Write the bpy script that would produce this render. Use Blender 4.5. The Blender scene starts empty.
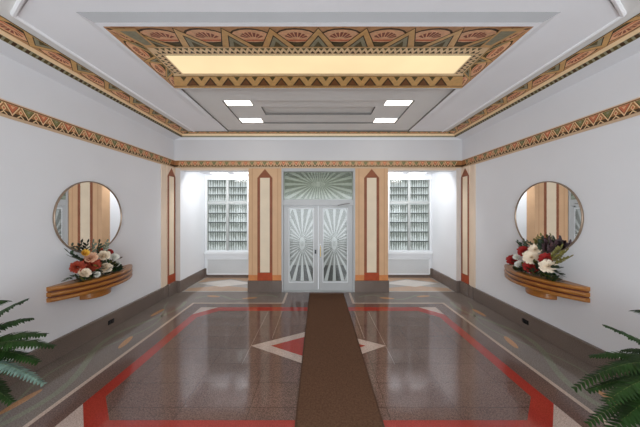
import bpy, math, random
from mathutils import Vector, Matrix

random.seed(7)
SC = bpy.context.scene
COL = SC.collection
PI = math.pi

# ------------------------------------------------------------------ camera
CAMZ = 1.90
F = 242.0                      # focal length in pixels of the 640 px wide frame
cd = bpy.data.cameras.new('camera')
cam = bpy.data.objects.new('camera', cd)
COL.objects.link(cam)
cam.location = (0, 0, CAMZ)
cam.rotation_euler = (PI / 2, 0, 0)
cd.sensor_width = 36.0
cd.lens = F / 640 * 36.0
cd.shift_x = 1.7 / 640
cd.shift_y = -2.0 / 640
cd.clip_start = 0.05
SC.camera = cam

# ------------------------------------------------------------------ world, lights, exposure
SC.view_settings.view_transform = 'Standard'
SC.view_settings.look = 'None'
SC.view_settings.gamma = 1.0
SC.view_settings.use_curve_mapping = False
SC.view_settings.exposure = 0.12
SC.cycles.use_denoising = True
SC.cycles.max_bounces = 10
SC.cycles.diffuse_bounces = 6
SC.cycles.glossy_bounces = 5
SC.cycles.transmission_bounces = 6
SC.cycles.sample_clamp_indirect = 4.0
SC.cycles.caustics_reflective = False
SC.cycles.caustics_refractive = False

SKY = 1.0                      # overcast daylight outside the glazing
LAY = 0.88                      # warm laylight in the ceiling
PANEL = 3.5                    # four square ceiling lights
ALCOVE = 1.8                  # flush lights over the two window bays
REAR_FILL = 290.0                    # fill light added behind the camera

w = bpy.data.worlds.new('overcast')
SC.world = w
w.use_nodes = True
bg = w.node_tree.nodes['Background']
bg.inputs['Color'].default_value = (0.90, 0.96, 1.0, 1)
bg.inputs['Strength'].default_value = SKY


def area(name, loc, rot, sx, sy, power, col):
    l = bpy.data.lights.new(name, 'AREA')
    l.shape = 'RECTANGLE'
    l.size, l.size_y = sx, sy
    l.energy = power
    l.color = col
    o = bpy.data.objects.new(name, l)
    o.location = loc
    o.rotation_euler = rot
    COL.objects.link(o)
    return o


# added fill light, out of view in the rear wall opening
area('rear_fill_light', (0, -3.05, 1.6), (PI / 2, 0, 0), 4.7, 2.9, REAR_FILL, (0.87, 0.95, 1.0))
# fill lights added out of sight behind each header to brighten the bays
BAY_FILL = 21.0
for sx in (-1, 1):
    area('bay_fill_light', (sx * 2.32, 6.03, 2.965), (math.radians(24), 0, 0), 0.9, 0.12, BAY_FILL, (0.95, 0.98, 1.0))

# ------------------------------------------------------------------ helpers


def S(r, g, b, k=1.0):
    def f(c):
        c = c / 255.0
        return (c / 12.92 if c <= 0.04045 else ((c + 0.055) / 1.055) ** 2.4) * k
    return (min(f(r), 1), min(f(g), 1), min(f(b), 1), 1)


def new_mat(name):
    m = bpy.data.materials.new(name)
    m.use_nodes = True
    nt = m.node_tree
    return m, nt, nt.nodes, nt.links, nt.nodes['Principled BSDF']


def paint(name, col, rough=0.6, var=0.05, scale=3.0, spec=0.3, metal=0.0, bump=0.0, coat=0.0):
    """plain surface with a slow procedural mottling"""
    m, nt, N, L, p = new_mat(name)
    tc = N.new('ShaderNodeTexCoord')
    nz = N.new('ShaderNodeTexNoise')
    nz.inputs['Scale'].default_value = scale
    nz.inputs['Detail'].default_value = 4
    L.new(tc.outputs['Object'], nz.inputs['Vector'])
    r = N.new('ShaderNodeValToRGB')
    r.color_ramp.elements[0].position = 0.3
    r.color_ramp.elements[1].position = 0.7
    r.color_ramp.elements[0].color = tuple(c * (1 - var) for c in col[:3]) + (1,)
    r.color_ramp.elements[1].color = tuple(min(c * (1 + var), 1) for c in col[:3]) + (1,)
    L.new(nz.outputs['Fac'], r.inputs['Fac'])
    L.new(r.outputs['Color'], p.inputs['Base Color'])
    p.inputs['Roughness'].default_value = rough
    p.inputs['Metallic'].default_value = metal
    p.inputs['Specular IOR Level'].default_value = spec
    p.inputs['Coat Weight'].default_value = coat
    if bump:
        b = N.new('ShaderNodeBump')
        b.inputs['Strength'].default_value = bump
        b.inputs['Distance'].default_value = 0.01
        L.new(nz.outputs['Fac'], b.inputs['Height'])
        L.new(b.outputs['Normal'], p.inputs['Normal'])
    return m


def terrazzo(name, col, contrast=0.45, rough=0.17, scale=110, grid=False, spec=0.85, cloud=0.12):
    m, nt, N, L, p = new_mat(name)
    tc = N.new('ShaderNodeTexCoord')
    nz = N.new('ShaderNodeTexNoise')
    nz.inputs['Scale'].default_value = scale
    nz.inputs['Detail'].default_value = 2
    L.new(tc.outputs['Object'], nz.inputs['Vector'])
    r = N.new('ShaderNodeValToRGB')
    e = r.color_ramp.elements
    e[0].position, e[1].position = 0.36, 0.66
    e[0].color = tuple(c * (1 - contrast) for c in col[:3]) + (1,)
    e[1].color = tuple(min(c * (1 + contrast), 1) for c in col[:3]) + (1,)
    L.new(nz.outputs['Fac'], r.inputs['Fac'])
    n2 = N.new('ShaderNodeTexNoise')
    n2.inputs['Scale'].default_value = 1.6
    n2.inputs['Detail'].default_value = 5
    L.new(tc.outputs['Object'], n2.inputs['Vector'])
    mp = N.new('ShaderNodeMapRange')
    mp.inputs['From Min'].default_value = 0.3
    mp.inputs['From Max'].default_value = 0.7
    mp.inputs['To Min'].default_value = 1 - cloud
    mp.inputs['To Max'].default_value = 1 + cloud
    L.new(n2.outputs['Fac'], mp.inputs['Value'])
    mx = N.new('ShaderNodeMix')
    mx.data_type = 'RGBA'
    mx.blend_type = 'MULTIPLY'
    mx.inputs['Factor'].default_value = 1
    L.new(r.outputs['Color'], mx.inputs['A'])
    L.new(mp.outputs['Result'], mx.inputs['B'])
    out = mx.outputs['Result']
    if grid:
        br = N.new('ShaderNodeTexBrick')
        br.offset = 0.0
        br.inputs['Scale'].default_value = 1.0
        br.inputs['Brick Width'].default_value = 0.66
        br.inputs['Row Height'].default_value = 0.335
        br.inputs['Mortar Size'].default_value = 0.0035
        br.inputs['Mortar Smooth'].default_value = 0.3
        br.inputs['Bias'].default_value = 0
        br.inputs['Color1'].default_value = (1, 1, 1, 1)
        br.inputs['Color2'].default_value = (0.9, 0.9, 0.92, 1)
        br.inputs['Mortar'].default_value = (0.5, 0.48, 0.46, 1)
        L.new(tc.outputs['Object'], br.inputs['Vector'])
        m2 = N.new('ShaderNodeMix')
        m2.data_type = 'RGBA'
        m2.blend_type = 'MULTIPLY'
        m2.inputs['Factor'].default_value = 1
        L.new(out, m2.inputs['A'])
        L.new(br.outputs['Color'], m2.inputs['B'])
        out = m2.outputs['Result']
    L.new(out, p.inputs['Base Color'])
    p.inputs['Roughness'].default_value = rough
    p.inputs['Specular IOR Level'].default_value = spec
    return m


def glow(name, col, strength, base=0.8):
    m, nt, N, L, p = new_mat(name)
    p.inputs['Base Color'].default_value = (base, base, base, 1)
    tc = N.new('ShaderNodeTexCoord')
    nz = N.new('ShaderNodeTexNoise')
    nz.inputs['Scale'].default_value = 1.2
    L.new(tc.outputs['Object'], nz.inputs['Vector'])
    mp = N.new('ShaderNodeMapRange')
    mp.inputs['To Min'].default_value = strength * 0.85
    mp.inputs['To Max'].default_value = strength * 1.15
    L.new(nz.outputs['Fac'], mp.inputs['Value'])
    p.inputs['Emission Color'].default_value = col
    L.new(mp.outputs['Result'], p.inputs['Emission Strength'])
    return m


def frosted(name, col, var=0.25, scale=22, gloss=0.06, clear=0.0):
    """obscured glass: daylight from outside scatters through it"""
    m = bpy.data.materials.new(name)
    m.use_nodes = True
    nt = m.node_tree
    N, L = nt.nodes, nt.links
    N.clear()
    out = N.new('ShaderNodeOutputMaterial')
    tc = N.new('ShaderNodeTexCoord')
    nz = N.new('ShaderNodeTexNoise')
    nz.inputs['Scale'].default_value = scale
    nz.inputs['Detail'].default_value = 4
    L.new(tc.outputs['Object'], nz.inputs['Vector'])
    r = N.new('ShaderNodeValToRGB')
    r.color_ramp.elements[0].position = 0.35
    r.color_ramp.elements[1].position = 0.65
    r.color_ramp.elements[0].color = tuple(c * (1 - var) for c in col[:3]) + (1,)
    r.color_ramp.elements[1].color = tuple(min(c * (1 + var), 1) for c in col[:3]) + (1,)
    L.new(nz.outputs['Fac'], r.inputs['Fac'])
    tr = N.new('ShaderNodeBsdfTranslucent')
    L.new(r.outputs['Color'], tr.inputs['Color'])
    gl = N.new('ShaderNodeBsdfGlossy')
    gl.inputs['Roughness'].default_value = 0.12
    mx = N.new('ShaderNodeMixShader')
    mx.inputs['Fac'].default_value = gloss
    L.new(tr.outputs[0], mx.inputs[1])
    L.new(gl.outputs[0], mx.inputs[2])
    L.new(mx.outputs[0], out.inputs['Surface'])
    return m


def wood(name, c1, c2, rough=0.3):
    m, nt, N, L, p = new_mat(name)
    tc = N.new('ShaderNodeTexCoord')
    mp = N.new('ShaderNodeMapping')
    mp.inputs['Scale'].default_value = (14, 2.2, 30)
    L.new(tc.outputs['Object'], mp.inputs['Vector'])
    nz = N.new('ShaderNodeTexNoise')
    nz.inputs['Scale'].default_value = 1.6
    nz.inputs['Detail'].default_value = 6
    nz.inputs['Distortion'].default_value = 0.5
    L.new(mp.outputs['Vector'], nz.inputs['Vector'])
    r = N.new('ShaderNodeValToRGB')
    r.color_ramp.elements[0].position = 0.35
    r.color_ramp.elements[1].position = 0.65
    r.color_ramp.elements[0].color = c1
    r.color_ramp.elements[1].color = c2
    L.new(nz.outputs['Fac'], r.inputs['Fac'])
    L.new(r.outputs['Color'], p.inputs['Base Color'])
    p.inputs['Roughness'].default_value = rough
    p.inputs['Coat Weight'].default_value = 0.25
    p.inputs['Coat Roughness'].default_value = 0.15
    return m


class MB:
    """collects polygons; build() links them as ONE mesh object"""

    def __init__(self):
        self.v, self.f, self.mi, self.mats = [], [], [], []

    def mid(self, m):
        if m not in self.mats:
            self.mats.append(m)
        return self.mats.index(m)

    def poly(self, pts, m):
        i = len(self.v)
        self.v += [tuple(p) for p in pts]
        self.f.append(tuple(range(i, i + len(pts))))
        self.mi.append(self.mid(m))

    def box(self, x0, y0, z0, x1, y1, z1, m):
        a, b = min(x0, x1), max(x0, x1)
        c, d = min(y0, y1), max(y0, y1)
        e, f = min(z0, z1), max(z0, z1)
        i = len(self.v)
        self.v += [(a, c, e), (b, c, e), (b, d, e), (a, d, e), (a, c, f), (b, c, f), (b, d, f), (a, d, f)]
        k = self.mid(m)
        for q in ((0, 3, 2, 1), (4, 5, 6, 7), (0, 1, 5, 4), (1, 2, 6, 5), (2, 3, 7, 6), (3, 0, 4, 7)):
            self.f.append(tuple(i + j for j in q))
            self.mi.append(k)

    def prism(self, pts, z0, z1, m):
        n = len(pts)
        self.poly([(p[0], p[1], z1) for p in pts], m)
        self.poly([(p[0], p[1], z0) for p in reversed(pts)], m)
        for i in range(n):
            a, b = pts[i], pts[(i + 1) % n]
            self.poly([(a[0], a[1], z0), (b[0], b[1], z0), (b[0], b[1], z1), (a[0], a[1], z1)], m)

    def rings(self, rings, m, closed=True, cap0=False, cap1=False):
        """grid of equal length rings"""
        k = self.mid(m)
        i = len(self.v)
        n = len(rings[0])
        for r in rings:
            self.v += [tuple(p) for p in r]
        for a in range(len(rings) - 1):
            for b in range(n if closed else n - 1):
                c = (b + 1) % n
                self.f.append((i + a * n + b, i + a * n + c, i + (a + 1) * n + c, i + (a + 1) * n + b))
                self.mi.append(k)
        if cap0:
            self.f.append(tuple(i + b for b in reversed(range(n))))
            self.mi.append(k)
        if cap1:
            self.f.append(tuple(i + (len(rings) - 1) * n + b for b in range(n)))
            self.mi.append(k)

    def tube(self, pts, rad, m, n=8):
        pts = [Vector(p) for p in pts]
        rr = []
        for j, p in enumerate(pts):
            t = (pts[min(j + 1, len(pts) - 1)] - pts[max(j - 1, 0)]).normalized()
            u = t.cross(Vector((0.13, 0.21, 0.97)))
            if u.length < 0.05:
                u = t.cross(Vector((1, 0, 0)))
            u.normalize()
            q = t.cross(u)
            ra = rad[j] if isinstance(rad, (list, tuple)) else rad
            rr.append([p + (u * math.cos(2 * PI * k / n) + q * math.sin(2 * PI * k / n)) * ra for k in range(n)])
        self.rings(rr, m, True, True, True)

    def build(self, name, parent=None, smooth=False, origin=None, weld=False):
        me = bpy.data.meshes.new(name)
        vs = self.v
        if origin is not None:
            vs = [(a[0] - origin[0], a[1] - origin[1], a[2] - origin[2]) for a in vs]
        me.from_pydata(vs, [], self.f)
        for m in self.mats:
            me.materials.append(m)
        me.polygons.foreach_set('material_index', self.mi)
        if smooth:
            me.polygons.foreach_set('use_smooth', [True] * len(self.f))
        me.update()
        o = bpy.data.objects.new(name, me)
        COL.objects.link(o)
        if parent is not None:
            o.parent = parent
        if origin is not None:
            o.location = origin
        return o


def bevel(o, w_, seg=2):
    b = o.modifiers.new('bevel', 'BEVEL')
    b.width = w_
    b.segments = seg
    b.limit_method = 'ANGLE'
    return o


def tag(o, label, cat, group=None, kind=None):
    o['label'] = label
    o['category'] = cat
    if group:
        o['group'] = group
    if kind:
        o['kind'] = kind
    return o


def thing(name, loc, label, cat, group=None, kind=None):
    o = bpy.data.objects.new(name, None)
    o.empty_display_size = 0.1
    o.location = loc
    COL.objects.link(o)
    return tag(o, label, cat, group, kind)


def part(mb, name, root, smooth=False, label=None):
    """mesh given in room coordinates, parented under an Empty/mesh"""
    off = Vector((0, 0, 0))
    r = root
    while r is not None:
        off = off + Vector(r.location)
        r = r.parent
    o = mb.build(name, root, smooth)
    o.data.transform(Matrix.Translation(-off))
    if label:
        o['label'] = label
    return o


# ------------------------------------------------------------------ materials
M = {}
M['wall'] = paint('white_wall_paint', S(226, 226, 229), 0.55, 0.015, 1.5)
M['ceil_white'] = paint('white_ceiling_paint', S(244, 244, 247), 0.6, 0.02, 1.5)
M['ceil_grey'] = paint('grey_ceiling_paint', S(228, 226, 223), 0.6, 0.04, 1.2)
M['moulding_shade'] = paint('moulding_shade_paint', S(172, 171, 172), 0.6, 0.03)  # shade of the near ceiling bevel, put into its colour
M['wall_end_shade'] = paint('end_wall_shade_paint', S(212, 210, 211), 0.55, 0.015, 1.5)  # white wall paint darkened to put the end wall's shade into the colour
M['fillet'] = paint('bright_gilt_fillet', S(250, 220, 178), 0.4, 0.05, 20)
M['bead'] = paint('bright_white_bead', S(250, 250, 252), 0.4, 0.01)
M['alcove'] = paint('alcove_white_paint', S(238, 239, 242), 0.55, 0.01, 1.5)
M['cream'] = paint('cream_paint', S(226, 205, 184), 0.5, 0.03)
M['stone_cream'] = paint('pale_stone_paint', S(214, 205, 198), 0.5, 0.03)
M['tan'] = paint('orange_tan_paint', S(212, 172, 134), 0.5, 0.05, 4)
M['panel_cream'] = paint('panel_cream_paint', S(230, 212, 186), 0.5, 0.04, 4)
M['rust'] = paint('rust_brown_paint', S(142, 82, 54), 0.5, 0.12, 9)
M['red_orange'] = paint('red_orange_paint', S(168, 70, 34), 0.5, 0.14, 14)
M['orange'] = paint('orange_paint', S(206, 132, 78), 0.5, 0.08, 9)
M['granite'] = terrazzo('brown_granite', S(112, 98, 90), 0.35, 0.25, 140, False, 0.4)
M['gold'] = paint('gilded_plaster', S(214, 168, 106), 0.35, 0.12, 20, 0.5, 0.25)
M['gold_light'] = paint('pale_gilt_plaster', S(236, 202, 156), 0.4, 0.08, 20, 0.5, 0.1)
M['frieze_border'] = paint('tan_cream_border', S(204, 176, 146), 0.5, 0.04)
M['fan_ground'] = paint('tan_ground_plaster', S(196, 146, 102), 0.45, 0.15, 25, 0.4)
M['frieze_ground'] = paint('brown_gold_ground', S(166, 112, 66), 0.45, 0.15, 25, 0.4)
M['pinktan'] = paint('pink_tan_plaster', S(230, 176, 134), 0.45, 0.15, 25, 0.4)
M['coral'] = paint('coral_plaster', S(206, 118, 80), 0.5, 0.12, 25)
M['darkred'] = paint('dark_red_plaster', S(146, 78, 60), 0.5, 0.15, 30)
M['green'] = paint('green_plaster', S(128, 122, 74), 0.5, 0.2, 30)
M['greygreen'] = paint('grey_green_plaster', S(148, 142, 116), 0.45, 0.15, 30)
M['olive'] = paint('olive_plaster', S(92, 78, 42), 0.5, 0.2, 25)
M['darkbrown'] = paint('dark_brown_plaster', S(74, 52, 30), 0.5, 0.2, 25)
M['midbrown'] = paint('mid_brown_plaster', S(120, 76, 42), 0.5, 0.15, 25)
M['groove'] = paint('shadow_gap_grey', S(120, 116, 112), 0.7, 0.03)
M['metal_white'] = paint('painted_door_metal', S(178, 178, 178), 0.35, 0.02, 3, 0.5)
M['cover'] = paint('pale_grey_radiator_paint', S(212, 213, 214), 0.4, 0.02)
M['line_tan'] = paint('darker_tan_line', S(200, 156, 118), 0.5, 0.04)
M['frame_white'] = paint('white_window_frame', S(232, 233, 235), 0.4, 0.02)
M['mullion'] = paint('grey_window_bars', S(176, 178, 176), 0.4, 0.03)
M['lead'] = paint('dark_lead_line', S(70, 74, 70), 0.5, 0.05)
M['steel'] = paint('brushed_steel', S(150, 148, 146), 0.3, 0.05, 40, 0.5, 0.9)
M['dark_metal'] = paint('dark_lock_metal', S(36, 34, 36), 0.35, 0.05)
M['brass'] = paint('brass', S(190, 158, 96), 0.3, 0.05, 30, 0.5, 0.8)
M['black'] = paint('black_plastic', S(14, 14, 15), 0.5, 0.05)
M['terra_brown'] = terrazzo('brown_terrazzo', S(112, 87, 79), 0.42, 0.11, 95, grid=True)
M['terra_border'] = terrazzo('border_brown_terrazzo', S(108, 86, 79), 0.40, 0.11, 95)
M['terra_vine'] = terrazzo('olive_grey_terrazzo', S(122, 111, 103), 0.3, 0.11, 95)
M['terra_ribbon'] = terrazzo('sage_terrazzo', S(128, 127, 110), 0.22, 0.11, 95)
M['terra_peach'] = terrazzo('peach_terrazzo', S(186, 138, 98), 0.2, 0.11, 95)
M['terra_red'] = terrazzo('red_terrazzo', S(162, 54, 45), 0.2, 0.11, 95)
M['terra_pale'] = terrazzo('pale_pink_terrazzo', S(190, 170, 160), 0.22, 0.11, 95)
M['terra_line'] = terrazzo('pale_line_terrazzo', S(190, 168, 152), 0.15, 0.11, 95)
M['terra_bay_peach'] = terrazzo('bay_peach_terrazzo', S(196, 164, 138), 0.15, 0.11, 80)
M['bay_pale'] = terrazzo('bay_pale_terrazzo', S(222, 214, 206), 0.12, 0.11, 80)
M['terra_bay'] = terrazzo('bay_grey_terrazzo', S(178, 173, 166), 0.2, 0.11, 80)
M['runner'] = paint('brown_carpet_pile', S(98, 72, 56), 0.95, 0.22, 60, 0.05, 0, 0.6)
M['runner_edge'] = paint('carpet_binding', S(84, 62, 50), 0.9, 0.15, 60, 0.05)
M['honey'] = wood('honey_wood', S(148, 92, 34), S(172, 112, 46))
M['walnut'] = wood('dark_groove_wood', S(84, 38, 16), S(104, 50, 24))
M['honey_dark'] = wood('amber_wood', S(150, 92, 34), S(172, 110, 46))
M['pane_glass'] = frosted('bright_pattern_glass', S(214, 218, 215), 0.14, 30)
M['etch'] = frosted('etched_door_glass', S(164, 165, 161), 0.06, 18)
M['transom_glass'] = frosted('transom_glass', S(150, 155, 138), 0.08, 14)


def tint(name, col, gloss=0.04):
    m = bpy.data.materials.new(name)
    m.use_nodes = True
    N, L = m.node_tree.nodes, m.node_tree.links
    N.clear()
    out = N.new('ShaderNodeOutputMaterial')
    t_ = N.new('ShaderNodeBsdfTransparent')
    t_.inputs['Color'].default_value = col
    g_ = N.new('ShaderNodeBsdfGlossy')
    g_.inputs['Roughness'].default_value = 0.15
    mx = N.new('ShaderNodeMixShader')
    mx.inputs['Fac'].default_value = gloss
    L.new(t_.outputs[0], mx.inputs[1])
    L.new(g_.outputs[0], mx.inputs[2])
    L.new(mx.outputs[0], out.inputs['Surface'])
    return m


M['tint_mid'] = tint('grey_tinted_glass', (0.50, 0.51, 0.48, 1))
M['tint_dark'] = tint('green_grey_tinted_glass', (0.40, 0.42, 0.38, 1))
M['tint_door'] = tint('door_ray_tint', (0.46, 0.46, 0.44, 1))
M['tint_soft'] = tint('soft_tint', (0.74, 0.75, 0.73, 1))
M['tint_low'] = tint('lower_ray_tint', (0.46, 0.46, 0.47, 1))
M['tint_transom'] = tint('transom_ray_tint', (0.46, 0.48, 0.42, 1))
M['lay'] = glow('laylight_glass', (1.0, 0.77, 0.42, 1), LAY, 0.12)
M['panel_lamp'] = glow('ceiling_lamp_glass', (1.0, 0.93, 0.82, 1), PANEL)
M['alcove_lamp'] = glow('alcove_lamp_glass', (0.98, 0.98, 1.0, 1), ALCOVE)
mm, _nt, _N, _L, _p = new_mat('mirror_silver')
_p.inputs['Base Color'].default_value = (0.90, 0.90, 0.90, 1)
_p.inputs['Metallic'].default_value = 1
_p.inputs['Roughness'].default_value = 0.02
M['mirror'] = mm
M['mirror_frame'] = paint('bronze_mirror_frame', S(150, 130, 112), 0.3, 0.05, 20, 0.5, 0.7)
M['fern'] = paint('fern_green', S(34, 58, 22), 0.55, 0.5, 12, 0.2)
M['fern_pale'] = paint('fern_silver_green', S(96, 118, 108), 0.5, 0.35, 40, 0.3)
M['stem'] = paint('fern_stem', S(74, 84, 40), 0.5, 0.2, 20)
M['pot'] = paint('dark_planter', S(64, 58, 54), 0.5, 0.1, 8)
M['soil'] = paint('potting_soil', S(50, 38, 30), 0.9, 0.3, 40)
M['fl_cream'] = paint('cream_petal', S(238, 222, 200), 0.6, 0.08, 60)
M['fl_white'] = paint('white_petal', S(236, 234, 226), 0.6, 0.06, 60)
M['fl_peach'] = paint('peach_petal', S(226, 184, 154), 0.6, 0.1, 60)
M['fl_rust'] = paint('rust_petal', S(150, 58, 38), 0.65, 0.3, 60)
M['fl_red'] = paint('red_petal', S(158, 38, 36), 0.65, 0.25, 60)
M['fl_yellow'] = paint('yellow_petal', S(226, 178, 70), 0.6, 0.12, 60)
M['lf_dark'] = paint('dark_leaf', S(52, 66, 48), 0.5, 0.3, 30)
M['lf_olive'] = paint('olive_leaf', S(112, 104, 52), 0.55, 0.25, 30)
M['lf_sage'] = paint('sage_leaf', S(120, 130, 112), 0.55, 0.2, 30)
M['lf_plum'] = paint('plum_leaf', S(66, 44, 48), 0.5, 0.3, 30)

# ------------------------------------------------------------------ room measures
W = 3.40            # half width
D = 5.72            # back wall
DA = 7.00           # window wall of the bays
ZR = 3.77           # soffit
XJ, XA = 3.25, 3.28  # bay jamb, bay side wall
XP0, XP1 = 0.87, 1.65  # door pilasters
ZF0, ZF1 = 2.92, 3.11  # frieze
ZA = 2.87           # underside of the bay header
ZB = 2.98           # bay ceiling
REARY = -3.0


def struct(mb, name, label, cat, **k):
    return tag(mb.build(name, **k), label, cat, kind='structure')


# ---- floor: one slab, inlaid terrazzo pattern
fl = MB()
fl.box(-W, REARY, -0.12, W, D, 0, M['terra_border'])
for s in (-1, 1):
    fl.box(s * XP1, D, -0.12, s * (XA + 0.02), DA, 0, M['terra_bay'])
fl.box(-XP0, D, -0.12, XP0, D + 0.2, 0, M['terra_border'])


def inlay(pts, m, layer, mirror=False):
    for s in ((1, -1) if mirror else (1,)):
        q = [(s * x, y, 0.0006 * layer) for x, y in pts]
        if s < 0:
            q.reverse()
        fl.poly(q, m)


def stripe(path, wd, m, layer, mirror=False):
    n = len(path)
    L_, R_ = [], []
    for i in range(n):
        a = Vector(path[max(i - 1, 0)])
        b = Vector(path[min(i + 1, n - 1)])
        p = Vector(path[i])
        if 0 < i < n - 1:
            t1 = (p - a).normalized()
            t2 = (b - p).normalized()
            t = (t1 + t2).normalized()
            k = 1.0 / max(0.3, t.dot(t1))
        else:
            t = (b - a).normalized()
            k = 1.0
        nrm = Vector((-t.y, t.x)) * wd / 2 * k
        L_.append(p + nrm)
        R_.append(p - nrm)
    for i in range(n - 1):
        inlay([R_[i], R_[i + 1], L_[i + 1], L_[i]], m, layer, mirror)


# vine border zone beside the walls and across the back
inlay([(-W, REARY), (-2.59, REARY), (-2.59, 5.01), (-W, 5.01)], M['terra_vine'], 1, True)
inlay([(-W, 5.01), (-0.73, 5.01), (-0.73, D), (-W, D)], M['terra_vine'], 1, True)
ribbon = [(-(2.94 + 0.20 * math.cos(2 * PI * (y - 3.65) / 2.3)), y) for y in [REARY + 0.1 * k for k in range(0, 82)]]
stripe(ribbon, 0.075, M['terra_ribbon'], 2, True)
ribbon2 = [(-(2.96 + 0.20 * math.cos(2 * PI * (y - 2.9) / 2.3)), y) for y in [REARY + 0.1 * k for k in range(0, 82)]]
stripe(ribbon2, 0.03, M['terra_ribbon'], 2, True)


def ellipse(cx, cy, a, b, rot, n=16):
    return [(cx + a * math.cos(t) * math.cos(rot) - b * math.sin(t) * math.sin(rot),
             cy + a * math.cos(t) * math.sin(rot) + b * math.sin(t) * math.cos(rot))
            for t in [2 * PI * i / n for i in range(n)]]


for cx, cy, r in ((-2.97, 2.42, 1.45), (-2.80, 3.52, 1.8), (-3.02, 4.55, 1.5), (-2.97, 0.1, 1.45), (-2.8, 1.2, 1.8)):
    inlay(ellipse(cx, cy, 0.17, 0.045, r), M['terra_peach'], 3, True)
# back border: wavy ribbon
stripe([(-(0.9 + 0.1 * k), 5.36 + 0.14 * math.sin(k * 0.55)) for k in range(0, 19)], 0.06, M['terra_ribbon'], 2, True)
inlay(ellipse(-1.5, 5.3, 0.16, 0.05, 0.2), M['terra_peach'], 3, True)
inlay(ellipse(-2.35, 5.42, 0.16, 0.05, -0.2), M['terra_peach'], 3, True)
# pale line
stripe([(-2.585, REARY), (-2.585, 5.01), (-0.73, 5.01), (-0.73, 5.66)], 0.05, M['terra_line'], 3, True)
# octagon: pale corners, red band, brown field
X0, Y0, Y1, C = 2.325, 2.05, 4.80, 0.34
XI, YI0, YI1, CI = 2.18, 2.20, 4.62, 0.28


def octagon(x, y0, y1, c):
    return [(-x + c, y0), (x - c, y0), (x, y0 + c), (x, y1 - c), (x - c, y1), (-x + c, y1), (-x, y1 - c), (-x, y0 + c)]


inlay([(-X0, Y0), (X0, Y0), (X0, Y1), (-X0, Y1)], M['terra_pale'], 2)
inlay(octagon(X0, Y0, Y1, C), M['terra_red'], 3)
inlay(octagon(XI, YI0, YI1, CI), M['terra_brown'], 4)
# centre lozenge
inlay([(-0.955, 3.42), (0, 2.92), (0.955, 3.42), (0, 3.92)], M['terra_pale'], 5)
inlay([(-0.67, 3.42), (0, 3.07), (0.67, 3.42), (0, 3.77)], M['terra_red'], 6)
for x in (-0.69, -0.95, 0.69, 0.95):
    stripe([(x, 3.0 if abs(x) > 0.8 else 3.62), (x, 4.6)], 0.004, M['terra_pale'], 5)
# bays: pale lozenge with peach rays
for s in (1, -1):
    def bay(pts, m, ly):
        q = [(s * x, y, 0.0006 * ly) for x, y in pts]
        if s < 0:
            q.reverse()
        fl.poly(q, m)
    bay([(1.68, 5.78), (3.2, 5.78), (3.2, 6.0), (2.45, 6.2), (1.68, 6.0)], M['terra_bay_peach'], 1)
    bay([(1.68, 6.95), (3.2, 6.95), (3.22, 6.45), (2.45, 6.82), (1.68, 6.45)], M['terra_bay_peach'], 1)
    bay([(1.75, 6.4), (2.45, 6.1), (3.15, 6.4), (2.45, 6.75)], M['bay_pale'], 2)
struct(fl, 'floor', 'polished terrazzo floor with a red octagon band and sage vine border', 'floor')

# ---- side walls, bays
for s, side in ((-1, 'left'), (1, 'right')):
    mb = MB()
    mb.box(s * W, REARY, 0, s * (W + 0.15), D, 4.05, M['wall'])
    struct(mb, 'wall_' + side, 'plain white wall on the %s with the round mirror' % side, 'wall')
    mb = MB()
    mb.box(s * XA, D + 0.25, 0, s * (XA + 0.2), DA, ZB, M['alcove'])
    mb.box(s * XJ, 5.69, 0, s * (W + 0.1), 5.97, ZA + 0.05, M['stone_cream'])
    mb.box(s * (XJ - 0.001), 5.70, 0.26, s * XJ, 5.97, ZA, M['alcove'])
    # wall around the window
    wx0, wx1 = 2.0, 3.27
    mb.box(s * XP1, DA, 0, s * (XA + 0.2), DA + 0.15, 0.74, M['alcove'])
    mb.box(s * XP1, DA, 0.74, s * wx0, DA + 0.15, ZB, M['alcove'])
    mb.box(s * wx1, DA, 0.74, s * (XA + 0.2), DA + 0.15, ZB, M['alcove'])
    mb.box(s * wx0, DA, 2.845, s * wx1, DA + 0.15, ZB, M['alcove'])
    mb.box(s * (XP1 - 0.1), D + 0.23, 0, s * XP1, DA, ZB, M['alcove'])
    struct(mb, 'wall_bay_' + side, 'white window bay walls on the %s of the entrance doors' % side, 'wall')
    mb = MB()
    mb.box(s * (XP1 - 0.1), D + 0.23, ZB, s * (XA + 0.2), DA + 0.15, ZB + 0.1, M['alcove'])
    struct(mb, 'ceiling_bay_' + side, 'white low ceiling of the %s window bay' % side, 'ceiling')

# ---- back wall (above the frieze line it is white)
mb = MB()
mb.box(-W, D, ZF0, W, D + 0.23, 4.05, M['wall_end_shade'])
for s in (-1, 1):
    mb.box(s * XP1, D, ZA, s * W, D + 0.23, ZF0, M['cream'])
    mb.box(s * XP1, D + 0.001, ZA - 0.001, s * W, D + 0.229, ZA + 0.0005, M['alcove'])
struct(mb, 'wall_back', 'white end wall above the entrance doors and window bays', 'wall')

# ---- rear wall behind the camera with a wide opening added for the fill light
mb = MB()
mb.box(-W, REARY - 0.2, 0, -2.4, REARY, 4.05, M['wall'])
mb.box(2.4, REARY - 0.2, 0, W, REARY, 4.05, M['wall'])
mb.box(-2.4, REARY - 0.2, 3.0, 2.4, REARY, 4.05, M['wall'])
struct(mb, 'wall_rear', 'white wall behind the viewpoint with an opening added for fill light', 'wall')

# ------------------------------------------------------------------ painted bands


class Band:
    """relief pattern on a strip: u along (metres), v across (0..1); fn(u,v,h)->point"""

    def __init__(self, fn, mb):
        self.fn, self.mb = fn, mb

    def p(self, pts, m, layer=1):
        self.mb.poly([self.fn(u, v, 0.0012 * layer) for u, v in pts], m)


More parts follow.
